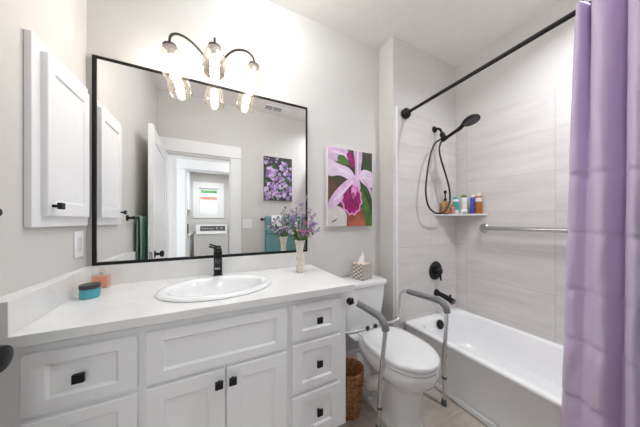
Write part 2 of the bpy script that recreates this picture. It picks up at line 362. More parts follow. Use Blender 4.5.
def vknob(p, x, z):
    q = MB().lathe([(.007, 0), (.006, .016)], (x, YF - .019, z), (0, -1, 0), 12).loft([[(x + i * a, YF - .019 - h, z + j * a) for i, j in ((-1, -1), (1, -1), (1, 1), (-1, 1))] for a, h in ((.011, .014), (.0145, .018), (.0145, .027), (.013, .029))])
    return link('knob', q, 'black', p, bevel=.0015)
for x0, x1, z0, z1, kx, kz in ((-.512, -.24, .627, .812, -.378, .722), (-.512, -.24, .40, .607, -.378, .505), (-.512, -.24, .175, .38, -.378, .28),
                               (.33, .592, .65, .815, .463, .733), (.33, .592, .403, .628, .463, .522), (.33, .592, .175, .382, .463, .288)):
    vknob(vfront('drawer', x0, x1, z0, z1), kx, kz)
vfront('sink_front', -.215, .306, .627, .815)
vknob(vfront('cabinet_door', -.215, .0435, .175, .612, .055, .055), .021, .566)
vknob(vfront('cabinet_door', .0495, .306, .175, .612, .055, .055), .072, .566)

# countertop with an oval cut-out
SC, SRX, SRY = (.028, 1.208), .262, .198
ctop = thing('countertop', (.045, 1.24, .846), 'white quartz countertop with splashes, dropped onto the vanity', 'countertop')
X0, X1, Y0, Y1 = LX + .001, .672, .950, BY - .001
def oval(rx, ry, z, n=64, cx=SC[0], cy=SC[1]): return [(cx + rx * math.cos(2 * PI * k / n), cy + ry * math.sin(2 * PI * k / n), z) for k in range(n)]
def rect_out(z, n=64):
    out = []
    for k in range(n):
        a = 2 * PI * k / n; dx, dy = math.cos(a) * SRX, math.sin(a) * SRY
        t = min((X1 - SC[0]) / dx if dx > 1e-6 else 9e9, (X0 - SC[0]) / dx if dx < -1e-6 else 9e9, (Y1 - SC[1]) / dy if dy > 1e-6 else 9e9, (Y0 - SC[1]) / dy if dy < -1e-6 else 9e9)
        out.append([SC[0] + dx * t, SC[1] + dy * t, z])
    for cx, cy in ((X0, Y0), (X0, Y1), (X1, Y0), (X1, Y1)):
        j = min(range(n), key=lambda i: (out[i][0] - cx) ** 2 + (out[i][1] - cy) ** 2); out[j] = [cx, cy, z]
    return out
mb = MB().loft([oval(SRX - .03, SRY - .03, .846), oval(SRX - .03, SRY - .03, .88), rect_out(.88), rect_out(.846), oval(SRX - .03, SRY - .03, .846)], False, False)
link('slab', mb, 'quartz', ctop, bevel=.002)
link('back_splash', MB().box(-.553, X1 - .058, 1.508, Y1, .8802, .982), 'quartz', ctop, bevel=.0015)
q = MB().loft([[(X0, Y0 + .002, z), (-.527, Y0 + .002, z), (-.5535, Y1, z), (X0, Y1, z)] for z in (.8802, .982)])
link('side_splash', q, 'quartz', ctop, bevel=.0015)

# sink
sk = thing('sink', (SC[0], SC[1], .88), 'white oval drop-in sink set into the quartz counter', 'sink')
z = .8803
prof = [(SRX - .032, SRY - .032, z - .03), (SRX - .032, SRY - .032, z), (SRX - .004, SRY - .004, z), (SRX, SRY, z + .004), (SRX - .004, SRY - .004, z + .012), (SRX - .018, SRY - .018, z + .017), (SRX - .038, SRY - .036, z + .014), (SRX - .052, SRY - .048, z + .004),
        (SRX - .062, SRY - .056, z - .02), (SRX - .085, SRY - .075, z - .07), (SRX - .13, SRY - .105, z - .115), (SRX - .20, SRY - .145, z - .135), (.022, .022, z - .14)]
loops = [oval(a, b, h, 64) for a, b, h in prof]
link('basin', MB().loft(loops, False, True), 'porcelain', sk, ang=60)
link('drain', MB().lathe([(.021, 0), (.021, .003), (.012, .004)], (SC[0], SC[1], z - .139)), 'black', sk)

# faucet
fa = thing('faucet', (.026, 1.452, .88), 'black single-hole faucet standing behind the sink', 'faucet')
link('base', MB().lathe([(.029, 0), (.029, .006), (.025, .009)], (.026, 1.452, .8802)), 'black', fa)
link('body', MB().lathe([(.0235, .008), (.0235, .150), (.020, .154)], (.026, 1.452, .88)), 'black', fa)
link('spout', MB().tube([(.026, 1.445, .985), (.024, 1.40, .985), (.022, 1.345, .970), (.0215, 1.335, .955)], [.015, .014, .013, .0125], sub=4), 'black', fa)
link('aerator', MB().lathe([(.0135, 0), (.0135, .01)], (.0215, 1.334, .945), (0, .1, 1)), 'steel', fa)
link('handle', MB().lathe([(.02, .154), (.021, .166), (.018, .17)], (.026, 1.452, .88)).tube([(.024, 1.452, 1.045), (.010, 1.452, 1.05), (-.022, 1.455, 1.062)], .0055), 'black', fa)

# ------------------------------------------------------------------ wall mirror
mi = thing('wall_mirror', (.04, BY, .983), 'large black-framed mirror on the wall above the sink', 'mirror')
mx0, mx1, mz0, mz1, my = -.558, .638, .9835, 2.068, BY - .001
fw = .016
link('frame', MB().box(mx0, mx0 + fw, my - .014, my, mz0, mz1).box(mx1 - fw * .7, mx1, my - .014, my, mz0, mz1).box(mx0 + fw, mx1 - fw * .7, my - .014, my, mz1 - fw * .7, mz1).box(mx0 + fw, mx1 - fw * .7, my - .014, my, mz0, mz0 + fw), 'black', mi)
link('glass', MB().box(mx0 + .012, mx1 - .01, my - .008, my - .002, mz0 + .01, mz1 - .01), 'mirror', mi)

# ------------------------------------------------------------------ vanity light
vl = thing('vanity_light', (.01, BY, 2.15), 'three-bulb dark metal vanity light with glass shades above the mirror', 'light')
link('backplate', MB().lathe([(.062, 0), (.062, .012), (.052, .022), (.02, .026)], (.005, BY - .0005, 2.165), (0, -1, 0), 32), 'bronze', vl)
caps = [Vector((-.212, 1.42, 2.163)), Vector((.008, 1.345, 2.182)), Vector((.228, 1.395, 2.178))]
lean = [Vector((.20, .02, -1)), Vector((0, .03, -1)), Vector((-.16, .02, -1))]
link('arm', MB().tube([(-.02, 1.515, 2.175), (-.05, 1.47, 2.20), (-.115, 1.44, 2.238), (-.170, 1.425, 2.245), (-.206, 1.42, 2.222), caps[0] - lean[0] * .01], .0065, sub=5), 'bronze', vl)
link('arm', MB().tube([(.005, 1.51, 2.18), (.006, 1.47, 2.205), (.008, 1.40, 2.235), (.008, 1.36, 2.238), (.008, 1.346, 2.22), caps[1] - lean[1] * .01], .0065, sub=5), 'bronze', vl)
link('arm', MB().tube([(.03, 1.515, 2.175), (.06, 1.46, 2.21), (.115, 1.42, 2.25), (.180, 1.40, 2.256), (.221, 1.395, 2.228), caps[2] - lean[2] * .01], .0065, sub=5), 'bronze', vl)
for cpt, ln in zip(caps, lean):
    ln = ln.normalized()
    sk_ = link('socket', MB().lathe([(.010, -.014), (.022, -.010), (.033, -.003), (.034, .004), (.031, .008), (.018, .010), (.018, .045), (.014, .048)], cpt, ln), 'bronze', vl)
    link('shade', MB().lathe([(.028, .004), (.038, .010), (.049, .035), (.058, .068), (.064, .10), (.0655, .128), (.063, .152), (.0605, .160), (.059, .160), (.0615, .152), (.064, .128), (.0625, .10), (.0565, .068), (.0475, .036), (.0365, .012), (.028, .006)], cpt, ln, 32, False, False), 'shade', vl)
    link('bulb', MB().lathe([(.013, .048), (.015, .06), (.021, .076), (.0235, .092), (.021, .107), (.012, .116), (.003, .119)], cpt, ln, 20), 'bulb', vl)

# ceiling light in the middle of the room
cl = thing('ceiling_light', (.32, 1.0, CZ), 'round glass dome ceiling light over the bathroom floor', 'light')
link('canopy', MB().lathe([(.175, 0), (.175, .02), (.165, .024)], (.32, 1.0, CZ - .001), (0, 0, -1), 32), 'trim', cl)
link('dome', MB().lathe([(.150, .026), (.158, .045), (.155, .075), (.135, .105), (.095, .128), (.045, .138), (.006, .140)], (.32, 1.0, CZ - .001), (0, 0, -1), 32), 'dome', cl)
dl = thing('added_fill_can', (1.62, .30, CZ), 'added round fill light in the ceiling over the bathtub, unseen', 'light')  # invented housing for the added shower fill, out of view
link('trim_ring', MB().lathe([(.080, .0005), (.098, .0005), (.098, .006), (.080, .010), (.080, .0005)], (1.62, .30, CZ), (0, 0, -1), 32, False, False), 'trim', dl)
# ------------------------------------------------------------------ recessed wall cabinet on the left wall
wc = thing('wall_cabinet', (LX, 1.3, 1.19), 'white recessed wall cabinet with one square black knob on left wall', 'cabinet')
link('face_frame', MB().box(LX + .001, -.563, 1.114, 1.490, 1.191, 1.872), 'cabinet', wc, bevel=.0015)
q = MB(); panel_front(q, (-.563, 1.158, 1.232), (0, 1, 0), (0, 0, 1), (1, 0, 0), .298, .600, .019, .042, .055, .007, .005)
dr = link('cabinet_door', q, 'cabinet', wc)
kx, ky, kz = -.544, 1.183, 1.270
link('knob', MB().lathe([(.006, 0), (.006, .018)], (kx, ky, kz), (1, 0, 0), 12).loft([[(kx + h, ky + i * a, kz + j * a) for i, j in ((-1, -1), (1, -1), (1, 1), (-1, 1))] for a, h in ((.010, .016), (.0125, .019), (.0125, .027), (.011, .029))]), 'black', dr)
# switch plate below it
def plate(name, org, u, v, nrm, w, h, label, cat, gangs, outlet=False):
    o = thing(name, org, label, cat); org, u, v, nrm = map(Vector, (org, u, v, nrm))
    link('cover', MB().obox(org + nrm * .003, u * w / 2, v * h / 2, nrm * .003), 'trim', o, bevel=.002)
    for g in range(gangs):
        cpt = org + u * ((g - (gangs - 1) / 2) * .046)
        link('rocker', MB().obox(cpt + nrm * .006, u * .0165, v * .033, nrm * .003), 'porcelain', o, bevel=.001)
    return o
plate('light_switch', (LX, 1.449, 1.102), (0, 1, 0), (0, 0, 1), (1, 0, 0), .078, .125, 'white switch plate on left wall below the wall cabinet', 'switch', 1)
plate('light_switch', (.420, RY, 1.178), (1, 0, 0), (0, 0, 1), (0, 1, 0), .118, .125, 'white double switch plate beside the door, seen in the mirror', 'switch', 2)

# ------------------------------------------------------------------ jar and perfume on the counter
M['teal_plastic'] = mat('teal jar', (.07, .33, .40), .3, var=.2, scale=25)
M['peach'] = mat('peach liquid', (.90, .38, .22), .25, var=.06)
M['jarlid'] = mat('dark jar lid', (.035, .04, .04), .35, var=.2)
jr = thing('cream_jar', (-.483, 1.296, .88), 'squat teal jar with dark lid on the counter near left wall', 'jar')
link('jar_body', MB().lathe([(.030, 0), (.0335, .004), (.0335, .036), (.031, .040)], (-.483, 1.296, .8803)), 'teal_plastic', jr)
link('lid', MB().lathe([(.0335, .0405), (.0345, .043), (.0345, .055), (.033, .058)], (-.483, 1.296, .88)), 'jarlid', jr)
pf = thing('perfume_bottle', (-.500, 1.452, .88), 'square bottle of peach perfume in the counter corner', 'bottle')
a = math.radians(-12); ux, uy = Vector((math.cos(a), math.sin(a), 0)), Vector((-math.sin(a), math.cos(a), 0)); pc = Vector((-.500, 1.452, .8805))
link('bottle', MB().obox(pc + Vector((0, 0, .033)), ux * .033, uy * .014, (0, 0, .033)), 'perfume', pf, bevel=.003)
link('perfume', MB().obox(pc + Vector((0, 0, .033)), ux * .029, uy * .010, (0, 0, .028)), 'peach', pf, bevel=.002)
link('neck', MB().lathe([(.007, .066), (.007, .074)], pc), 'alu', pf)
link('cap', MB().lathe([(.011, .074), (.011, .100), (.009, .102)], pc), 'perfume', pf)

# ------------------------------------------------------------------ vase of flowers
M['vase'] = mat('cream patterned vase', (.70, .64, .53), .35, var=.22, scale=55, bump=.8, bscale=70)
VP = Vector((.508, 1.336, .8803))
va = tag(link('vase', MB().lathe([(.022, 0), (.025, .004), (.024, .012), (.020, .02), (.024, .035), (.0275, .05), (.025, .066), (.022, .076), (.0245, .09), (.022, .104), (.0195, .115), (.022, .145), (.029, .185), (.036, .208), (.033, .208), (.026, .185), (.019, .145), (.016, .115)], VP, n=28, cap1=True), 'vase', base=VP),
         'slender cream vase with textured waist standing on the counter', 'vase')
M['stem'] = mat('green stem', (.12, .22, .05), .6, var=.2); M['leaf'] = mat('leaf green', (.10, .24, .04), .55, var=.3)
M['lilac'] = mat('lilac blossom', (.36, .20, .52), .6, var=.25, scale=90); M['pinkb'] = mat('mauve blossom', (.50, .16, .30), .6, var=.25, scale=90)
M['cream_b'] = mat('pale lilac blossom', (.72, .62, .76), .6, var=.1); M['dryleaf'] = mat('dusty purple seed', (.20, .12, .20), .7, var=.3)
M['whitetwig'] = mat('whitened twig', (.72, .69, .64), .7, var=.1)
fl = thing('flower_bouquet', VP + Vector((0, 0, .2)), 'bouquet of small purple flowers and twigs standing in the cream vase', 'flowers')
R = random.Random(11)
def blob(mb, c, r, n=5):
    c = Vector(c)
    for k in range(n):
        dv = Vector((R.uniform(-1, 1), R.uniform(-1, 1), R.uniform(-1, 1))).normalized(); t1 = dv.orthogonal().normalized(); t2 = dv.cross(t1)
        tip = c + dv * r; mid = c + dv * r * .6
        mb.add([c, mid + t1 * r * .45, tip, mid - t1 * r * .45, mid + t2 * r * .2], [(0, 1, 4), (1, 2, 4), (2, 3, 4), (3, 0, 4)])
def stem_pts(tip, bend):
    b0 = VP + Vector((R.uniform(-.012, .012), R.uniform(-.012, .012), .13)); tip = Vector(tip); mid = b0.lerp(tip, .55) + Vector(bend); mid.z += .01
    lip = VP + Vector(((tip.x - VP.x) * .13, (tip.y - VP.y) * .13, .207))
    return smooth([b0, lip, lip.lerp(tip, .5) + Vector(bend), tip], 5)
tips = [(.528, 1.33, 1.325, 0), (.571, 1.35, 1.30, 0), (.615, 1.33, 1.262, 3), (.55, 1.28, 1.27, 1), (.48, 1.36, 1.27, 3), (.44, 1.31, 1.23, 0), (.415, 1.36, 1.20, 3), (.46, 1.27, 1.20, 2), (.50, 1.25, 1.21, 1),
        (.585, 1.28, 1.205, 0), (.61, 1.38, 1.19, 1), (.635, 1.31, 1.165, 3), (.52, 1.40, 1.22, 2), (.545, 1.25, 1.155, 1), (.59, 1.31, 1.155, 3), (.455, 1.39, 1.165, 0), (.435, 1.29, 1.155, 2), (.505, 1.27, 1.15, 0), (.57, 1.39, 1.26, 3), (.40, 1.33, 1.185, 3), (.42, 1.38, 1.16, 0), (.53, 1.30, 1.24, 3), (.60, 1.34, 1.23, 0), (.47, 1.33, 1.245, 0), (.64, 1.36, 1.20, 3), (.56, 1.24, 1.20, 0), (.485, 1.24, 1.15, 1), (.61, 1.27, 1.15, 0), (.43, 1.25, 1.19, 3), (.50, 1.38, 1.30, 3)]
for tx, ty, tz, kind in tips:
    pts = stem_pts((tx, ty, tz), (R.uniform(-.02, .02), R.uniform(-.02, .02), 0))
    st = link('flower_stem', MB().tube(pts, .0013, 5), 'stem', fl)
    n = len(pts)
    for k in range(4 if kind != 3 else 6):
        i = n - 1 - int(k * 1.4); p = pts[max(4, i)] + Vector((R.uniform(-.018, .018), R.uniform(-.018, .018), R.uniform(-.012, .012))) * (0 if k == 0 else 1)
        q = MB(); blob(q, p, R.uniform(.008, .014) if kind != 3 else R.uniform(.006, .009), 9)
        link('blossom' if kind != 3 else 'seed_head', q, ['lilac', 'pinkb', 'cream_b', 'dryleaf'][kind], st)
for k in range(34):
    a = R.uniform(0, 2 * PI); r0 = R.uniform(.02, .045); h = R.uniform(.215, .32)
    c0 = VP + Vector((math.cos(a) * .025, math.sin(a) * .025, .212)); c1 = VP + Vector((math.cos(a) * (r0 + .03), math.sin(a) * (r0 + .03), h)); t1 = (c1 - c0).orthogonal().normalized() * .011
    q = MB().add([c0, c0.lerp(c1, .5) + t1, c1, c0.lerp(c1, .5) - t1, c0.lerp(c1, .5) + Vector((0, 0, -.004))], [(0, 1, 4), (1, 2, 4), (2, 3, 4), (3, 0, 4)])
    link('leaf', q, 'leaf', fl)
for tip, bend in (((.545, 1.30, 1.38), (-.02, 0, .0)), ((.60, 1.29, 1.355), (.015, 0, .02)), ((.72, 1.30, 1.155), (.0, 0, .05)), ((.735, 1.36, 1.18), (0, 0, .04)), ((.36, 1.29, 1.165), (0, 0, .05)), ((.345, 1.36, 1.14), (0, 0, .06)), ((.49, 1.42, 1.36), (.0, 0, 0))):
    link('twig', MB().tube(stem_pts(tip, bend), .0016, 5), 'whitetwig', fl)

# ------------------------------------------------------------------ pictures
for nm, col, vr, sc in (('op_bg', (.035, .033, .013), .8, 9), ('op_petal', (.66, .44, .66), .22, 14), ('op_pale', (.72, .57, .73), .16, 14), ('op_lip', (.30, .004, .13), .6, 40), ('op_rim', (.78, .30, .62), .1, 20), ('op_leaf', (.022, .07, .01), .4, 14), ('op_leaf2', (.055, .15, .02), .5, 12),
                        ('op_pot', (.62, .58, .57), .06, 20), ('op_clay', (.34, .09, .04), .5, 12), ('op_yel', (.75, .55, .12), .1, 20), ('op_brown', (.10, .04, .022), .5, 10), ('op_side', (.80, .72, .74), .05, 10), ('op_mid', (.80, .68, .80), .06, 14), ('op_vein', (.16, .002, .06), .3, 30),
                        ('lp_bg', (.035, .045, .03), .6, 20), ('lp_a', (.40, .26, .54), .3, 40), ('lp_b', (.62, .46, .72), .25, 40), ('lp_c', (.26, .14, .40), .2, 30), ('lp_leaf', (.05, .15, .035), .3, 20)):
    M[nm] = mat(nm.replace('op_', 'orchid print ').replace('lp_', 'lilac print '), col, .55, var=vr, scale=sc)
oc = thing('canvas_print', (1.018, BY, 1.17), 'canvas print of a large pink orchid on the wall above the toilet', 'picture')
ox0, ox1, oz0, oz1, oy = .802, 1.232, 1.172, 1.795, BY - .036
link('canvas', MB().box(ox0, ox1, oy, BY - .001, oz0, oz1), 'op_side', oc, bevel=.002)
q = MB(); lay = [0]
def shape(pts, mi):                      # points in canvas fractions (x right, y down); each paint layer lies a hair above the last
    lay[0] += 1; y = oy - .0006 - lay[0] * .00012; q.add([(ox0 + (ox1 - ox0) * min(1, max(0, a)), y, oz1 - (oz1 - oz0) * min(1, max(0, b))) for a, b in pts], [tuple(range(len(pts)))], mi)
def sm(pts, k=6, close=True):
    P = [Vector((a, b, 0)) for a, b in pts]; n = len(P); out = []
    for i in range(n):
        p0, p1, p2, p3 = P[i - 1], P[i], P[(i + 1) % n], P[(i + 2) % n]
        for j in range(k):
            t = j / k; v = .5 * (2 * p1 + (p2 - p0) * t + (2 * p0 - 5 * p1 + 4 * p2 - p3) * t * t + (3 * p1 - p0 - 3 * p2 + p3) * t ** 3); out.append((v.x, v.y))
    return out
OM = ['op_bg', 'op_petal', 'op_pale', 'op_lip', 'op_rim', 'op_leaf', 'op_leaf2', 'op_pot', 'op_clay', 'op_yel', 'op_brown']
shape([(0, 0), (1, 0), (1, 1), (0, 1)], 0)
shape(sm([(0, .42), (.2, .5), (.5, .62), (.55, .8), (.4, .95), (0, .9)]), 10)
shape(sm([(-.05, .74), (.2, .74), (.38, .82), (.40, .95), (.36, 1.05), (-.05, 1.05)]), 7)
shape(sm([(.45, .80), (.7, .74), (.95, .84), (.98, 1.02), (.5, 1.03), (.42, .9)]), 8)
shape(sm([(.0, -.02), (.35, -.02), (.46, .06), (.40, .16), (.2, .17), (0, .15)]), 1)
shape(sm([(.20, .12), (.28, .07), (.42, .13), (.48, .19), (.35, .20), (.23, .19)]), 6)
shape(sm([(.40, .06), (.50, .03), (.58, .12), (.60, .22), (.48, .20)]), 3)
shape(sm([(.74, -.02), (.84, .05), (1.0, .28), (.96, .34), (.80, .22)]), 5)
shape(sm([(.58, .42), (.75, .5), (.93, .72), (1.0, .9), (1.0, 1.02), (.86, 1.0), (.76, .75)]), 6)
shape(sm([(.72, .44), (.9, .6), (1.03, .8), (1.03, .5), (.9, .4)]), 5)
shape(sm([(.0, .16), (.22, .20), (.45, .24), (.58, .34), (.50, .40), (.25, .35), (0, .36)]), 2)      # left petal
shape(sm([(.66, .34), (.78, .24), (1.02, .28), (1.02, .46), (.85, .46)]), 2)                          # right petal
shape(sm([(.56, -.02), (.74, -.02), (.75, .12), (.69, .34), (.60, .36), (.585, .15)]), 1)            # upright sepal
shape(sm([(.58, .36), (.40, .40), (.14, .56), (-.02, .74), (.12, .76), (.36, .62), (.56, .45)]), 1)  # lower left sepal
shape(sm([(.66, .36), (.78, .40), (.92, .52), (1.03, .68), (1.03, .56), (.85, .40)]), 1)             # lower right sepal
shape(sm([(.54, .40), (.62, .30), (.70, .40), (.70, .52), (.52, .54)]), 1)
lip = []
for k in range(48):
    a = 2 * PI * k / 48; rr_ = 1 + .07 * math.sin(a * 11); lip.append((.515 + .235 * rr_ * math.cos(a), .65 + .175 * rr_ * math.sin(a) + .03 * math.sin(a)))
shape(lip, 4)
shape([(.515 + (x - .515) * .86, .65 + (y_ - .65) * .88) for x, y_ in lip], 3)
shape(sm([(.50, .52), (.56, .47), (.63, .52), (.58, .62), (.53, .64)]), 4)
for p_ in ([(.06, .20), (.25, .25), (.45, .30), (.56, .345), (.44, .325), (.24, .285)], [(.63, .02), (.67, .02), (.665, .2), (.645, .34), (.625, .2)], [(.10, .68), (.24, .58), (.42, .47), (.55, .40), (.45, .49), (.28, .61)], [(.72, .36), (.85, .33), (.99, .37), (.85, .36)], [(.05, .05), (.2, .04), (.36, .08), (.2, .08)]):
    shape(sm(p_), 11)                     # paler midribs of the petals
for a_ in (-.9, -.45, 0, .45, .9):        # dark veins of the lip
    cx_, cy_ = .515 + .15 * math.sin(a_), .62 + .13 * math.cos(a_)
    shape(sm([(.545, .55), (cx_ + .014, cy_), (cx_, cy_ + .02), (cx_ - .014, cy_)]), 12)
shape(sm([(.06, .95), (.12, .925), (.20, .90), (.13, .94)]), 10)
link('print', q, OM + ['op_mid', 'op_vein'], oc)
# lilac picture on the rear wall (seen in the mirror)
lc = thing('canvas_print', (.87, RY, 1.5), 'canvas print of lilac blossoms on the rear wall, seen in the mirror', 'picture')
lx0, lx1, lz0, lz1 = .635, 1.055, 1.505, 2.135
link('canvas', MB().box(lx0, lx1, RY + .001, RY + .03, lz0, lz1), 'op_side', lc, bevel=.002)
q = MB().box(lx0 + .001, lx1 - .001, RY + .03, RY + .0305, lz0 + .001, lz1 - .001, 0)
RR = random.Random(5)
for k in range(190):
    a, b = RR.random(), RR.random()
    if .3 < a < .6 and b < .22 and RR.random() < .85 or a > .8 and b < .12 or RR.random() < .15 and b < .3: continue
    mi_ = 4 if RR.random() < .12 else RR.choice((1, 1, 2, 2, 3)); r = RR.uniform(.014, .03); cx, cz = lx0 + .02 + a * (lx1 - lx0 - .04), lz1 - .02 - b * (lz1 - lz0 - .04); ph = RR.random() * 6
    n = 12; y = RY + .0308 + k * .000012
    q.add([(min(lx1 - .002, max(lx0 + .002, cx + r * (1 + .35 * math.cos(4 * t_ + ph)) * math.cos(t_))), y, min(lz1 - .002, max(lz0 + .002, cz + r * (1 + .35 * math.cos(4 * t_ + ph)) * math.sin(t_)))) for t_ in [2 * PI * i / n for i in range(n)]], [tuple(range(n))], mi_)
link('print', q, ['lp_bg', 'lp_a', 'lp_b', 'lp_c', 'lp_leaf'], lc)

# ------------------------------------------------------------------ towels and bars
def towel_bar(p0, p1, nrm, label, off=.055):
    p0, p1, nrm = map(Vector, (p0, p1, nrm)); o = thing('towel_bar', p0 - nrm * off, label, 'towel bar'); dv = (p1 - p0).normalized()
    link('bar', MB().tube([p0, p1], .008), 'black', o)
    for p, e in ((p0, dv), (p1, -dv)):
        link('post', MB().lathe([(.022, .0005), (.022, .008), (.010, .014), (.010, off - .005), (.0135, off - .002), (.0135, off + .012), (.010, off + .015)], p + e * .004 - nrm * off, nrm, 20), 'black', o)
    return o
towel_bar((LX + .036, .938, 1.237), (LX + .036, .40, 1.237), (1, 0, 0), 'black towel bar on left wall holding the green towel', .036)
towel_bar((.615, RY + .055, 1.238), (1.29, RY + .055, 1.238), (0, 1, 0), 'black towel bar on rear wall holding teal towels, seen in mirror')
def drape(p0, p1, out, zb, zt, front, back, thick, waves, seed=1):
    """Cloth folded over a bar: p0-p1 along the bar, out = horizontal direction to the room."""
    p0, p1, out = map(Vector, (p0, p1, out)); n, loops = 26, []
    prof = [(-back, zb + .05)] + [(-back, zb + .05 + (zt - zb - .05) * k / 6) for k in range(1, 7)] + [(-back * .6, zt + .009), (0, zt + .013), (front * .6, zt + .009)] + [(front, zt - (zt - zb) * k / 10) for k in range(0, 11)]
    full = prof + [(a - thick if a > 0 else a + thick, z) for a, z in reversed(prof) if abs(a) > .001] if False else prof
    for i in range(n + 1):
        t = i / n; base = p0.lerp(p1, t); row = []
        for a, z_ in full:
            wv = math.sin(t * waves * 2 * PI + seed) * .006 * min(1, (zt - z_) * 4 + .1) + .003 * math.sin(t * 23 + seed * 3)
            row.append(base + out * (a + (wv if a > 0 else 0)) + Vector((0, 0, z_)))
        loops.append(row)
    return MB().loft(loops, False, False, closed=False)
def towel(name, mb, m, base, label, thick=.009):
    o = link(name, mb, m, base=base, ang=180); s = o.modifiers.new('solid', 'SOLIDIFY'); s.thickness = thick; s.offset = 1; return tag(o, label, 'towel')
towel('hand_towel', drape((LX + .036, .80, 0), (LX + .036, .53, 0), (1, 0, 0), .76, 1.245, .014, .012, .01, 2.2), 'green_towel', (LX + .036, .75, 1.237), 'sea green towel hanging on left wall behind door, seen in mirror', .006)
to = thing('bath_towel', (.94, RY + .055, 1.24), 'folded teal bath towel hanging on rear wall, seen in the mirror', 'towel')
t1 = link('towel_body', drape((.65, RY + .055, 0), (1.25, RY + .055, 0), (0, 1, 0), .55, 1.247, .016, .014, .01, 1.2), 'teal_towel', to, ang=180)
s1 = t1.modifiers.new('solid', 'SOLIDIFY'); s1.thickness = .008; s1.offset = 1
t2 = link('upper_fold', drape((.66, RY + .055, 0), (1.235, RY + .055, 0), (0, 1, 0), 1.03, 1.262, .032, .001, .01, 2.1, 3), 'teal_towel', to, ang=180)
s1 = t2.modifiers.new('solid', 'SOLIDIFY'); s1.thickness = .008; s1.offset = 1
towel('washcloth', drape((.73, RY + .055, 0), (.88, RY + .055, 0), (0, 1, 0), 1.135, 1.278, .048, .001, .006, 1), 'white_towel', (.80, RY + .055, 1.25), 'white washcloth laid over the teal bath towel, seen in mirror', .004)
# ceiling vent
vt = thing('ceiling_vent', (.79, .10, CZ), 'white ceiling vent with dark slots, seen at the mirror top', 'vent')
link('frame', MB().box(.61, .97, .03, .165, CZ - .012, CZ - .0005), 'trim', vt, bevel=.004)
for a, b in ((.63, .72), (.735, .845)):
    g = link('grille', MB().box(a, b, .055, .14, CZ - .0135, CZ - .0115), 'rubber', vt)
    for k in range(3): link('slat', MB().box(a, b, .070 + k * .025, .076 + k * .025, CZ - .016, CZ - .0135), 'trim', g)
link('lens', MB().box(.86, .955, .055, .14, CZ - .016, CZ - .0115), 'paper', vt, bevel=.002)

# ------------------------------------------------------------------ toilet
TC = 1.035
tl = thing('toilet', (TC, 1.2, 0), 'white two-piece toilet with closed lid between the vanity and tub', 'toilet')
def egg(hw, yf, yb, z, n=40, ey=1.2, e=2.3, cx=TC):
    out = []
    for k in range(n):
        t = 2 * PI * k / n; c_, s_ = math.cos(t), math.sin(t)
        ex = e if s_ > 0 else 2.0
        x = hw * math.copysign(abs(c_) ** (2 / ex), c_); yy = math.copysign(abs(s_) ** (2 / ex), s_)
        out.append((cx + x, ey + yy * ((yb - ey) if s_ > 0 else (ey - yf)), z))
    return out
E_ = lambda hw, yf, yb, z, ey=1.0, e=2.3: egg(hw, yf, yb, z, ey=ey, e=e)
m = MB().loft([E_(.112, .845, 1.27, 0, 1.0, 2), E_(.112, .845, 1.27, .02, 1.0, 2), E_(.103, .855, 1.26, .035, 1.0, 2), E_(.098, .86, 1.25, .10, 1.0, 2), E_(.098, .855, 1.25, .17, 1.0, 2), E_(.102, .848, 1.26, .23, 1.0, 2), E_(.112, .835, 1.28, .262, 1.0, 2), E_(.134, .81, 1.295, .288, 1.0, 2.2), E_(.160, .783, 1.30, .314, .99, 2.4), E_(.172, .766, 1.302, .345, .98, 2.6), E_(.176, .758, 1.303, .380, .98, 2.8), E_(.171, .764, 1.30, .396, .98, 2.8)])
link('bowl', m, 'porcelain', tl, ang=60)
link('trapway', MB().tube([(TC - .09, 1.00, .26), (TC - .105, 1.08, .19), (TC - .105, 1.16, .15), (TC - .10, 1.22, .21), (TC - .095, 1.28, .27)], [.03, .045, .05, .045, .03], 14, sub=5), 'porcelain', tl, ang=60)
link('foot', MB().loft([rrect(TC - .105, TC + .105, 1.02, 1.29, .05, 0), rrect(TC - .105, TC + .105, 1.02, 1.29, .05, .03), rrect(TC - .09, TC + .09, 1.03, 1.28, .05, .05)]), 'porcelain', tl)
link('bolt_cap', MB().lathe([(.014, 0), (.014, .014), (.009, .020)], (TC - .098, 1.16, .034), (-.2, 0, 1), 14), 'porcelain', tl)
link('seat', MB().loft([E_(.164, .78, 1.20, .395, .98, 3), E_(.166, .777, 1.20, .401, .98, 3), E_(.178, .761, 1.215, .405, .98, 3.2), E_(.179, .759, 1.215, .414, .98, 3.2), E_(.166, .775, 1.205, .418, .98, 3)]), 'porcelain', tl, ang=60)
link('lid', MB().loft([E_(.164, .778, 1.205, .418, .98, 3), E_(.166, .776, 1.205, .424, .98, 3), E_(.178, .759, 1.222, .428, .98, 3.4), E_(.179, .756, 1.223, .442, .98, 3.4), E_(.174, .762, 1.217, .450, .98, 3.4), E_(.152, .787, 1.195, .455, .98, 3.2), E_(.085, .867, 1.11, .458, .98, 3)]), 'porcelain', tl, ang=60)
for sx in (-.075, .075): link('hinge', MB().lathe([(.014, -.02), (.014, .02)], (TC + sx, 1.212, .424), (1, 0, 0), 12), 'porcelain', tl)
TKC = 1.025
tk = link('tank', MB().loft([rrect(TKC - .165, TKC + .165, 1.34, 1.508, .03, .385), rrect(TKC - .175, TKC + .175, 1.335, 1.51, .035, .42), rrect(TKC - .200, TKC + .200, 1.318, 1.513, .035, .64), rrect(TKC - .203, TKC + .203, 1.315, 1.514, .035, .712)]), 'porcelain', tl, ang=50)
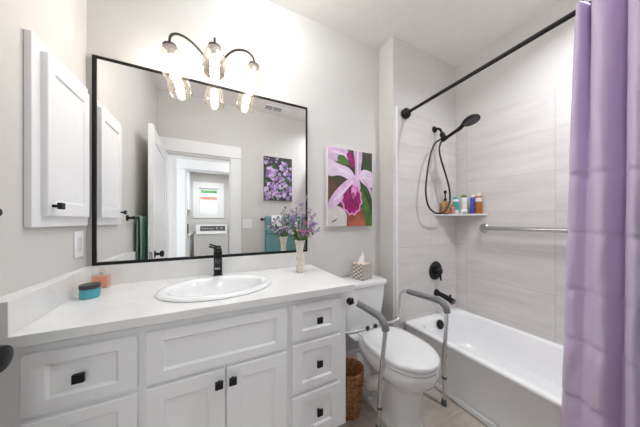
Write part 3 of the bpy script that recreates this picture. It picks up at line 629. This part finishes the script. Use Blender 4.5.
link('tank_lid', MB().loft([rrect(TKC - .208, TKC + .208, 1.310, 1.517, .035, .7125), rrect(TKC - .217, TKC + .217, 1.302, 1.52, .04, .720), rrect(TKC - .218, TKC + .218, 1.300, 1.52, .04, .744), rrect(TKC - .213, TKC + .213, 1.305, 1.517, .04, .753), rrect(TKC - .19, TKC + .19, 1.325, 1.50, .04, .756)]), 'porcelain', tk, ang=50)
link('saddle', MB().loft([rrect(TC - .10, TC + .10, 1.25, 1.48, .04, .33), rrect(TC - .15, TC + .15, 1.235, 1.50, .04, .375), rrect(TC - .15, TC + .15, 1.235, 1.50, .04, .386)]), 'porcelain', tl)
# supply hose
hs = thing('supply_hose', (.80, 1.52, .15), 'grey supply hose looping down below the left of the tank', 'hose')
link('hose', MB().tube([(.885, 1.42, .384), (.88, 1.42, .345), (.83, 1.40, .325), (.785, 1.38, .36), (.79, 1.38, .41), (.815, 1.40, .40), (.80, 1.44, .30), (.79, 1.49, .22)], .006, 10, sub=6), 'rubber', hs)
link('valve', MB().lathe([(.016, 0), (.016, .006), (.009, .01), (.009, .04), (.013, .04), (.013, .06)], (.79, BY - .001, .20), (0, -1, 0), 16), 'steel', hs)

# tissue box on the tank
tb = thing('tissue_box', (1.035, 1.40, .756), 'cube tissue box with diamond pattern on the toilet tank', 'tissue box')
fc = Vector((1.025, 1.340, .7565)); du = Vector((1.0, .32, 0)).normalized(); dv = Vector((-.32, 1.0, 0)).normalized(); s = .115; h = .124
o_ = link('box', MB().prism([fc, fc + du * s, fc + du * s + dv * s, fc + dv * s], (0, 0, h)), 'tissuebox', tb, bevel=.002)
link('box_top', MB().prism([fc + (du + dv) * .003 + Vector((0, 0, h)), fc + du * (s - .003) + dv * .003 + Vector((0, 0, h)), fc + (du + dv) * (s - .003) + Vector((0, 0, h)), fc + du * .003 + dv * (s - .003) + Vector((0, 0, h))], (0, 0, .001)), mat('peach card', (.70, .55, .45), .7), tb)
cc = fc + (du + dv) * s / 2 + Vector((0, 0, h + .0005))
q = MB(); rows = []
for j in range(9):
    t = j / 8; row = []
    for k in range(17):
        a = 2 * PI * k / 17; rad = (.030 * (1 - t) ** .7 + .004) * (1 + .35 * math.sin(3 * a + t * 2) + .12 * math.sin(7 * a)); row.append(cc + du * (rad * math.cos(a) + .012 * t) + dv * (rad * .55 * math.sin(a)) + Vector((0, 0, .075 * t * (1 + .15 * math.sin(2 * a + 1)))))
    rows.append(row)
q.loft(rows); link('tissue', q, 'paper', tb, ang=60)

# ------------------------------------------------------------------ toilet safety frame
sf = thing('toilet_safety_frame', (1.10, 1.05, 0), 'metal toilet safety frame with grey padded arms around the toilet', 'safety frame')
for X, XF, s, foot, coll in ((.850, .850, 1, (.852, .975, 0), .15), (1.345, 1.378, -1, (1.367, .930, 0), .18)):
    zt_ = .672; fy = .905
    rear = [(X, 1.19, zt_), (X, 1.215, zt_), (X + s * .006, 1.245, zt_ - .012), (X + s * .016, 1.262, zt_ - .045), (X + s * .03, 1.262, .52), (X + s * .035, 1.258, .475), (X + s * .06, 1.255, .45), (X + s * .11, 1.252, .443)]
    if s > 0: rear = [(X, 1.15, zt_), (X - .006, 1.19, zt_), (X - .035, 1.235, zt_ - .008), (X - .062, 1.256, zt_ - .045), (X - .066, 1.262, .53), (X - .064, 1.258, .475), (X - .045, 1.255, .45), (X + .05, 1.252, .443)]
    ar = link('arm_tube', MB().tube(rear, .0125, 12, sub=5), 'alu', sf)
    link('arm_pad', MB().tube([(X, 1.205, zt_), (X * .7 + XF * .3, 1.12, zt_ + .002), (XF, 1.0, zt_), (XF, .955, zt_ - .006), (XF, .925, zt_ - .03), (XF, .915, zt_ - .062)], .0205, 14, sub=5), 'foam', sf, ang=60)
    top = Vector((XF, .914, zt_ - .05)); ft = Vector(foot); kk = top.lerp(ft, .55) + Vector((0, .012, 0))
    fr = (top.z - coll) / top.z; cpos = top.lerp(ft, fr) + Vector((0, .004, 0))
    lg = link('leg', MB().tube([top, kk, cpos], .0125, 12), 'alu', sf)
    link('leg_extension', MB().tube([cpos + Vector((0, 0, .01)), ft + Vector((0, 0, .02))], .0105, 12), 'alu', lg)
    link('collar', MB().lathe([(.0145, -.007), (.0145, .007)], cpos, (0, 0, 1), 14), 'rubber', lg)
    for zz in (.38, .32): link('button', MB().lathe([(.004, 0), (.003, .003)], top.lerp(ft, 1 - zz / top.z) + Vector((.0115, .002, 0)), (1, 0, 0), 8), 'rubber', lg)
    link('rubber_foot', MB().lathe([(.017, 0.0005), (.0175, .01), (.0145, .038), (.013, .04)], ft, (0, 0, 1), 16), 'rubber', lg)
link('cross_bar', MB().tube([(.90, 1.252, .443), (1.30, 1.252, .443)], .0115), 'alu', sf)
for x in (.985, 1.055): link('clamp_knob', MB().lathe([(.014, 0), (.015, .006), (.012, .016), (.006, .018)], (x, 1.243, .448), (0, -.5, .85), 12), 'blackplastic', sf)
link('bracket', MB().tube([(.90, 1.245, .443), (.905, 1.215, .435), (.935, 1.205, .428), (.985, 1.235, .440)], .007, 8, sub=3), 'alu', sf)

# ------------------------------------------------------------------ toilet paper on the vanity's side
th_ = thing('paper_holder', (.637, 1.14, .757), 'black paper holder on the right side of the vanity', 'paper holder')
PX = .701
link('mount', MB().lathe([(.020, .0005), (.020, .006)], (VX1, 1.185, .757), (1, 0, 0), 16), 'black', th_)
link('arm', MB().tube([(VX1 + .004, 1.185, .757), (PX - .012, 1.185, .757), (PX, 1.175, .757), (PX, 1.035, .757)], .008, 12), 'black', th_)
link('finial', MB().obox((PX, 1.030, .757), (.0155, 0, .003), (0, .007, 0), (-.003, 0, .0155)), 'black', th_, bevel=.003)
rl = thing('toilet_paper_roll', (PX, 1.10, .757), 'white toilet paper roll on the black holder beside the vanity', 'toilet paper')
link('paper', MB().lathe([(.020, .0), (.0605, .0), (.062, .003), (.062, .097), (.0605, .1), (.020, .1), (.020, 0)], (PX, 1.05, .754), (0, 1, 0), 36, False, False), 'paper', rl)
link('core', MB().lathe([(.0195, .001), (.0195, .099), (.0182, .099), (.0182, .001), (.0195, .001)], (PX, 1.05, .754), (0, 1, 0), 24, False, False), mat('card core', (.45, .36, .26), .9), rl)

# ------------------------------------------------------------------ wicker basket
BX, BY_ = .775, 1.172
bk = thing('wicker_basket', (BX, BY_, 0), 'brown wicker waste basket standing between the vanity and toilet', 'basket')
q = MB(); n = 48; rows = []
for j in range(45):
    t = j / 44; zz = .003 + .272 * t; r = .072 + .026 * t ** .8
    rows.append([(BX + (r + .0035 * (1 if (k // 2 + j // 2) % 2 else -1)) * math.cos(2 * PI * k / n), BY_ + (r + .0035 * (1 if (k // 2 + j // 2) % 2 else -1)) * math.sin(2 * PI * k / n), zz) for k in range(n)])
q.loft(rows, True, False); q.lathe([(.090, .270), (.078, .15), (.065, .01)], (BX, BY_, .003), n=n, cap0=False, cap1=True)
link('weave', q, 'wicker', bk, ang=30)
q = MB()
for ph in (0, PI):
    q.tube([(BX + .096 * math.cos(2 * PI * k / 60), BY_ + .096 * math.sin(2 * PI * k / 60),   .276 + .004 * math.sin(2 * PI * k / 60 * 15 + ph)) for k in range(61)], .0062, 8)
link('rim', q, 'wicker', bk, ang=80)

# ------------------------------------------------------------------ shower fittings
EY = SY - .010                       # face of the end wall's tile
mv = thing('shower_valve', (1.860, EY, .75), 'round black shower valve with lever on the tiled end wall', 'valve')
link('escutcheon', MB().lathe([(.086, .0005), (.086, .006), (.078, .014), (.045, .018)], (1.860, EY, .752), (0, -1, 0), 32), 'black', mv)
link('handle', MB().lathe([(.034, .017), (.032, .045), (.026, .058), (.012, .062)], (1.860, EY, .752), (0, -1, 0), 24).tube([(1.860, EY - .045, .738), (1.861, EY - .052, .71), (1.863, EY - .055, .672)], [.011, .009, .007], 10), 'black', mv)
sp = thing('tub_spout', (1.872, EY, .54), 'black tub spout with diverter knob above the tub end', 'spout')
link('flange', MB().lathe([(.032, .0005), (.032, .012), (.026, .018)], (1.872, EY, .545), (0, -1, 0), 24), 'black', sp)
link('spout', MB().tube([(1.872, EY - .01, .545), (1.872, EY - .06, .538), (1.872, EY - .12, .524), (1.872, EY - .165, .508)], [.0225, .0215, .0235, .027], 18, sub=4), 'black', sp)
link('diverter', MB().lathe([(.006, 0), (.006, .018), (.010, .019), (.010, .028), (.006, .031)], (1.872, EY - .14, .535), (0, .15, 1), 14), 'black', sp)

sh = thing('hand_shower', (1.845, EY, 2.06), 'black hand shower with looping hose on the tiled end wall', 'shower')
link('flange', MB().lathe([(.030, .0005), (.030, .008), (.018, .018)], (1.845, EY, 2.063), (0, -1, 0), 24), 'black', sh)
link('arm', MB().tube([(1.845, EY, 2.063), (1.845, 1.325, 2.062), (1.845, 1.295, 2.045), (1.845, 1.275, 2.005)], .0105, 12, sub=4), 'black', sh)
link('swivel', MB().lathe([(.013, -.02), (.021, -.012), (.022, .01), (.015, .022)], (1.842, 1.268, 1.985), (-.05, -.45, -1), 16), 'black', sh)
link('bracket', MB().lathe([(.020, -.022), (.020, .022)], (1.826, 1.236, 1.938), (0, -.93, .36), 16).tube([(1.840, 1.262, 1.975), (1.826, 1.238, 1.940)], .013, 10), 'black', sh)
hb, he = Vector((1.826, 1.262, 1.926)), Vector((1.808, 1.09, 1.972)); hd = Vector((1.785, .995, 1.992))
link('handle', MB().tube([hb, hb.lerp(he, .2), hb.lerp(he, .7), he, hd + Vector((0, .035, .008))], [.0115, .0135, .0145, .016, .022], 14, sub=3), 'black', sh, ang=60)
hn = Vector((-.05, -.30, -.95)).normalized()
hh = link('shower_head', MB().lathe([(.020, -.024), (.042, -.018), (.056, -.006), (.060, .004), (.058, .012), (.050, .014)], hd, hn, 32), 'black', sh)
link('spray_plate', MB().lathe([(.049, .0145), (.046, .017), (.02, .018)], hd, hn, 32), 'rubber', hh)
hp = [(1.836, 1.262, 1.962), (1.80, 1.270, 1.930), (1.732, 1.265, 1.884), (1.667, 1.26, 1.762), (1.629, 1.26, 1.604), (1.614, 1.26, 1.459), (1.642, 1.26, 1.35), (1.705, 1.26, 1.296), (1.784, 1.26, 1.28), (1.851, 1.25, 1.302), (1.899, 1.24, 1.375), (1.891, 1.235, 1.49), (1.843, 1.237, 1.619), (1.785, 1.24, 1.744), (1.775, 1.25, 1.828), (1.802, 1.262, 1.89), (1.826, 1.264, 1.925)]
hp = [(x, min(y, 1.262), z_) if 3 < i < 9 else (x, y, z_) for i, (x, y, z_) in enumerate(hp)]
link('hose', MB().tube(hp, .0075, 10, sub=6), 'bronze', sh, ang=60)

# corner shelf and bottles
shf = link('corner_shelf', MB().prism([(RX - .0115, EY - .0005, 1.262), (RX - .0115, 1.067, 1.262), (1.848, EY - .0005, 1.262)], (0, 0, .016)), mat('pale stone', (.72, .71, .69), .3), base=(2.1, 1.3, 1.262), bevel=.002)
tag(shf, 'pale triangular shelf in the tiled shower corner holding bottles', 'shelf')
M['amberL'] = mat('amber soap', (.42, .22, .08), .25, var=.5, scale=40); M['amberD'] = mat('dark amber shampoo', (.42, .14, .02), .25, var=.1)
M['whiteP'] = mat('white plastic', (.82, .82, .82), .35, var=.02); M['tealP'] = mat('teal label', (.03, .45, .42), .4, var=.15); M['blueP'] = mat('blue plastic', (.06, .07, .42), .35, var=.15)
M['pinkP'] = mat('salmon label', (.62, .25, .20), .4, var=.15); M['creamP'] = mat('cream label', (.75, .70, .62), .45, var=.04)
SZ = 1.2783
def bottle(x, y, label, parts, cat='bottle', name='shower_bottle'):
    o = thing(name, (x, y, SZ), label, cat, 'bottles on the shower shelf')
    for nm, prof, m_ in parts: link(nm, MB().lathe(prof, (x, y, SZ), (0, 0, 1), 20), m_, o)
    return o
bottle(1.937, 1.306, 'amber pump bottle with black pump, leftmost on the shower shelf', [('bottle', [(.033, 0), (.035, .004), (.035, .105), (.028, .118), (.013, .124)], 'amberL'), ('pump', [(.014, .124), (.014, .145), (.006, .146), (.006, .19), (.012, .19), (.013, .215), (.008, .218)], 'black')])
bottle(1.992, 1.270, 'short salmon bottle in front of the amber pump bottle', [('bottle', [(.019, 0), (.02, .003), (.02, .06), (.012, .068)], 'pinkP'), ('cap', [(.013, .068), (.013, .092), (.01, .095)], 'amberL')])
o = bottle(2.048, 1.278, 'white bottle with teal label on the shower shelf', [('bottle', [(.024, 0), (.026, .004), (.026, .125), (.016, .138)], 'whiteP'), ('label', [(.0263, .04), (.0263, .115)], 'tealP'), ('cap', [(.016, .138), (.016, .158), (.012, .160)], 'tealP')])
bottle(2.083, 1.225, 'tall white bottle in the middle of the shower shelf', [('bottle', [(.026, 0), (.028, .004), (.028, .14), (.02, .15)], 'whiteP'), ('label', [(.0283, .05), (.0283, .11)], 'creamP'), ('cap', [(.02, .15), (.02, .172), (.017, .174)], 'leaf')])
bottle(2.112, 1.165, 'slim blue bottle beside the brown shampoo bottle', [('bottle', [(.016, 0), (.018, .004), (.018, .14), (.014, .15)], 'blueP'), ('cap', [(.014, .15), (.014, .17), (.012, .172)], 'whiteP')])
bottle(2.138, 1.131, 'brown shampoo bottle with pale cap, rightmost on the shower shelf', [('bottle', [(.026, 0), (.028, .004), (.028, .14), (.022, .158)], 'amberD'), ('label', [(.0284, .108), (.0284, .142)], 'creamP'), ('cap', [(.022, .158), (.022, .182), (.019, .184)], 'creamP')])
o = thing('soap_dish', (2.045, 1.200, SZ), 'small white dish with dark dots at the shelf front', 'dish')
link('dish', MB().lathe([(.022, 0), (.027, .003), (.029, .022), (.024, .036), (.008, .042)], (2.045, 1.200, SZ), n=20), 'whiteP', o)
for k in range(5):
    a = PI + .45 + k * .45; link('dot', MB().lathe([(.005, 0), (.004, .0015)], (2.045 + .0285 * math.cos(a), 1.200 + .0285 * math.sin(a), SZ + .016), (math.cos(a), math.sin(a), .1), 8), 'blackplastic', o)

# grab bar
gb = thing('grab_bar', (RX - .011, .7, 1.15), 'brushed steel grab bar on the tiled wall below the corner shelf', 'grab bar')
gx, gw = 2.118, RX - .0115
link('bar', MB().tube([(gw, 1.098, 1.152), (gx + .02, 1.098, 1.152), (gx + .004, 1.088, 1.152), (gx, 1.06, 1.152), (gx, .80, 1.150), (gx, .30, 1.148), (gx, .255, 1.148), (gx + .004, .236, 1.148), (gx + .02, .228, 1.148), (gw, .228, 1.148)], .0165, 18), 'steel', gb, ang=60)
for y in (1.098, .228): link('flange', MB().lathe([(.040, .0005), (.040, .004), (.034, .011), (.018, .014)], (gw + .0005, y, 1.150), (-1, 0, 0), 28), 'steel', gb)

# ------------------------------------------------------------------ curtain rod and curtain
RZ = 2.138; CRX = 1.463
rd = thing('curtain_rod', (CRX, .7, RZ), 'black shower curtain rod across the tub opening', 'curtain rod')
link('rod', MB().tube([(CRX, EY, RZ - .016), (CRX, RY, RZ + .026)], .0125, 16), 'black', rd)
for y, sgn in ((EY, -1), (RY, 1)):
    link('end_cap', MB().lathe([(.034, .0005), (.042, .008), (.044, .024), (.037, .040), (.022, .050), (.0135, .054)], (CRX, y, RZ + (-.016 if sgn < 0 else .026)), (0, sgn, 0), 24), 'black', rd)
cu = thing('shower_curtain', (1.44, .2, .12), 'lavender shower curtain drawn to the right end of the rod', 'curtain')
top = [(.366, 1.468), (.364, 1.43), (.352, 1.398), (.338, 1.405), (.327, 1.448), (.324, 1.466), (.321, 1.44), (.309, 1.385), (.290, 1.362), (.272, 1.372), (.255, 1.415), (.238, 1.440), (.232, 1.452), (.228, 1.43), (.218, 1.385), (.195, 1.365), (.175, 1.40), (.165, 1.455), (.155, 1.41), (.125, 1.37), (.098, 1.39), (.088, 1.455), (.078, 1.41), (.045, 1.37), (.015, 1.39), (.005, 1.455), (-.005, 1.41), (-.035, 1.39), (-.06, 1.43)]
bot = [(.418, 1.462), (.415, 1.440), (.402, 1.416), (.382, 1.410), (.362, 1.408), (.345, 1.414), (.328, 1.412), (.308, 1.402), (.290, 1.396), (.276, 1.402), (.262, 1.424), (.252, 1.452), (.246, 1.462), (.240, 1.43), (.230, 1.385), (.212, 1.370), (.190, 1.39), (.180, 1.450), (.170, 1.41), (.140, 1.385), (.105, 1.40), (.092, 1.455), (.080, 1.41), (.045, 1.385), (.015, 1.40), (.005, 1.455), (-.005, 1.41), (-.04, 1.39), (-.065, 1.43)]
tp = smooth([Vector((x, y, 0)) for y, x in top], 6); bt = smooth([Vector((x, y, 0)) for y, x in bot], 6)
ZB = .10
nz_ = 240; rows = []
creases = (.445, .70, .92, 1.17, 1.42)
for j in range(nz_ + 1):
    t = j / nz_; tt = t ** .8; row = []
    for i, (a, b) in enumerate(zip(tp, bt)):
        zt_ = 2.143 + .035 * min(1, max(0, (i - 24) / 8)); zz = zt_ + (ZB - zt_) * t
        p = a.lerp(b, tt); p.x += .004 * math.sin(zz * 7 + i * .05) * t + .010 * (.3 + t) * noise.noise(Vector((p.y * 18, zz * 5 + p.y * 12, 3))) + .004 * noise.noise(Vector((p.y * 45, zz * 9, 8)))
        for c_ in creases:                      # fold lines left from the packaging
            dz = zz - (c_ - .10 * (.40 - p.y) + .006 * noise.noise(Vector((p.y * 30, c_ * 7, 1))))
            if -.05 < dz < .012: p.x += .012 * (1 - abs(dz) / (.05 if dz < 0 else .012)) * (.75 + .5 * noise.noise(Vector((p.y * 18, c_ * 9, 0))))
        p.x = min(p.x, 1.458 if zz < 2.09 else 1.49)
        p.z = zz; row.append(p)
    rows.append(row)
cc_ = link('curtain_panel', MB().loft(rows, False, False, closed=False), 'curtain', cu, ang=180)
sm_ = cc_.modifiers.new('solid', 'SOLIDIFY'); sm_.thickness = .0012
for y in (.350, .290, .195, .125, .045, -.035):
    link('curtain_ring', MB().tube([(CRX - .012 + .034 * math.cos(2 * PI * k / 20), y, RZ + .010 + .030 * math.sin(2 * PI * k / 20)) for k in range(21)], .0022, 8), 'black', cu)

# ------------------------------------------------------------------ laundry room things (seen in the mirror)
wm = thing('washing_machine', (-.02, -2.45, 0), 'white top-loading washing machine with dark control panel, seen in mirror', 'washing machine')
link('cabinet', MB().box(-.36, .30, -2.78, -2.14, .02, .93), 'porcelain', wm, bevel=.01)
link('lid', MB().box(-.33, .27, -2.62, -2.13, .932, .95), 'porcelain', wm, bevel=.006)
link('console', MB().prism([(-.36, -2.78, .932), (-.36, -2.64, .932), (-.36, -2.70, 1.13), (-.36, -2.78, 1.13)], (.66, 0, 0)), 'porcelain', wm, bevel=.004)
cp = link('control_panel', MB().prism([(-.27, -2.6535, .985), (-.27, -2.6505, .986), (-.27, -2.6835, 1.10), (-.27, -2.6865, 1.10)], (.53, 0, 0)), 'rubber', wm)
for x in (.08, .18): link('dial', MB().lathe([(.03, 0), (.028, .02), (.01, .022)], (x, -2.664, 1.042), (0, .95, .3), 16), 'steel', cp)
for k in range(5): link('button', MB().obox((-.22 + k * .05, -2.663, 1.035), (.014, 0, 0), (0, .004, .001), (0, -.003, .01)), 'alu', cp)
uc = thing('wall_cabinet', (-.72, -2.4, 1.45), 'white upper cabinet in the laundry room, seen left of window in mirror', 'cabinet')
link('body', MB().box(-1.19, -.47, LY + .002, -2.45, 1.46, 2.40), 'cabinet', uc)
for x0, x1 in ((-1.18, -.835), (-.828, -.48)):
    q = MB(); panel_front(q, (x0, -2.45, 1.47), (1, 0, 0), (0, 0, 1), (0, 1, 0), x1 - x0, .92, .019, .055, .055); link('cabinet_door', q, 'cabinet', uc)
lc_ = thing('base_cabinet', (-.72, -2.4, 0), 'white base cabinet in the laundry room, left of the washing machine', 'cabinet')
link('body', MB().box(-1.19, -.44, LY + .002, -2.25, .002, .90), 'cabinet', lc_)
link('worktop', MB().box(-1.195, -.42, LY + .002, -2.22, .902, .935), 'quartz', lc_, bevel=.003)
for x0, x1 in ((-1.18, -.825), (-.815, -.455)):
    q = MB(); panel_front(q, (x0, -2.25, .10), (1, 0, 0), (0, 0, 1), (0, 1, 0), x1 - x0, .76, .019, .055, .055); link('cabinet_door', q, 'cabinet', lc_)
cm_ = thing('coffee_maker', (-.55, -2.5, .936), 'small dark appliance on the laundry counter, seen in the mirror', 'appliance')
link('base', MB().box(-.60, -.49, -2.58, -2.42, .936, .965), 'blackplastic', cm_, bevel=.005)
link('column', MB().box(-.60, -.49, -2.58, -2.52, .965, 1.15), 'blackplastic', cm_, bevel=.005)
link('carafe', MB().lathe([(.036, 0), (.042, .03), (.038, .08), (.028, .10)], (-.545, -2.465, .966)), 'steel', cm_)
br_ = thing('broom', (.36, -2.2, 0), 'thin dark broom standing to the right of the washing machine', 'broom')
link('pole', MB().tube([(.345, -2.16, .12), (.352, -2.19, 1.06)], .010, 8), 'rubber', br_)
link('grip', MB().lathe([(.014, 0), (.022, .02), (.022, .05), (.01, .06)], (.352, -2.19, 1.03), (0, 0, 1), 12), 'blackplastic', br_)
link('head', MB().box(.322, .368, -2.28, -2.05, .002, .125), 'rubber', br_, bevel=.006)
# outside the laundry window
M['hedge'] = mat('hedge green', (.12, .26, .09), .9, var=.5, scale=9); M['brick'] = mat('red brick', (.42, .15, .11), .85, var=.3, scale=20); M['ground'] = mat('pale gravel', (.62, .60, .57), .9, var=.1)
struct('ground', MB().box(-8, 8, -14, LY - T - .01, -.3, -.2), 'ground')
h_ = MB(); rows = []
for j in range(14):
    t = j / 13; rows.append([(-5 + 10 * k / 40, -9.3 + .5 * math.sin(t * PI) * .8 + .25 * noise.noise(Vector((k * .5, j * .6, 0))), -.2 + 4.6 * t + .2 * noise.noise(Vector((k * .4, 4, j)))) for k in range(41)])
back = [[(x, -10.3, z_) for x, y, z_ in r] for r in rows]
h_.loft(rows, False, False, closed=False).loft(back, False, False, closed=False).loft([rows[-1], back[-1]], False, False, closed=False)
tag(link('hedge', h_, 'hedge', base=(0, -9.8, -.2)), 'green hedge behind the shed outside the laundry window, seen in mirror', 'hedge')
gs = thing('garden_shed', (0, -7.6, -.2), 'pale shed with red eave outside the laundry window, seen in mirror', 'shed')
link('wall', MB().box(-4, 4, -8.1, -7.1, -.2, 2.10), 'trim', gs)
link('eave', MB().box(-4.1, 4.1, -8.2, -7.0, 2.10, 2.21), 'brick', gs, bevel=.01)
link('roof', MB().prism([(-4.1, -7.0, 2.212), (-4.1, -8.2, 2.212), (-4.1, -8.2, 2.42), (-4.1, -7.6, 2.42)], (8.2, 0, 0)), 'trim', gs)
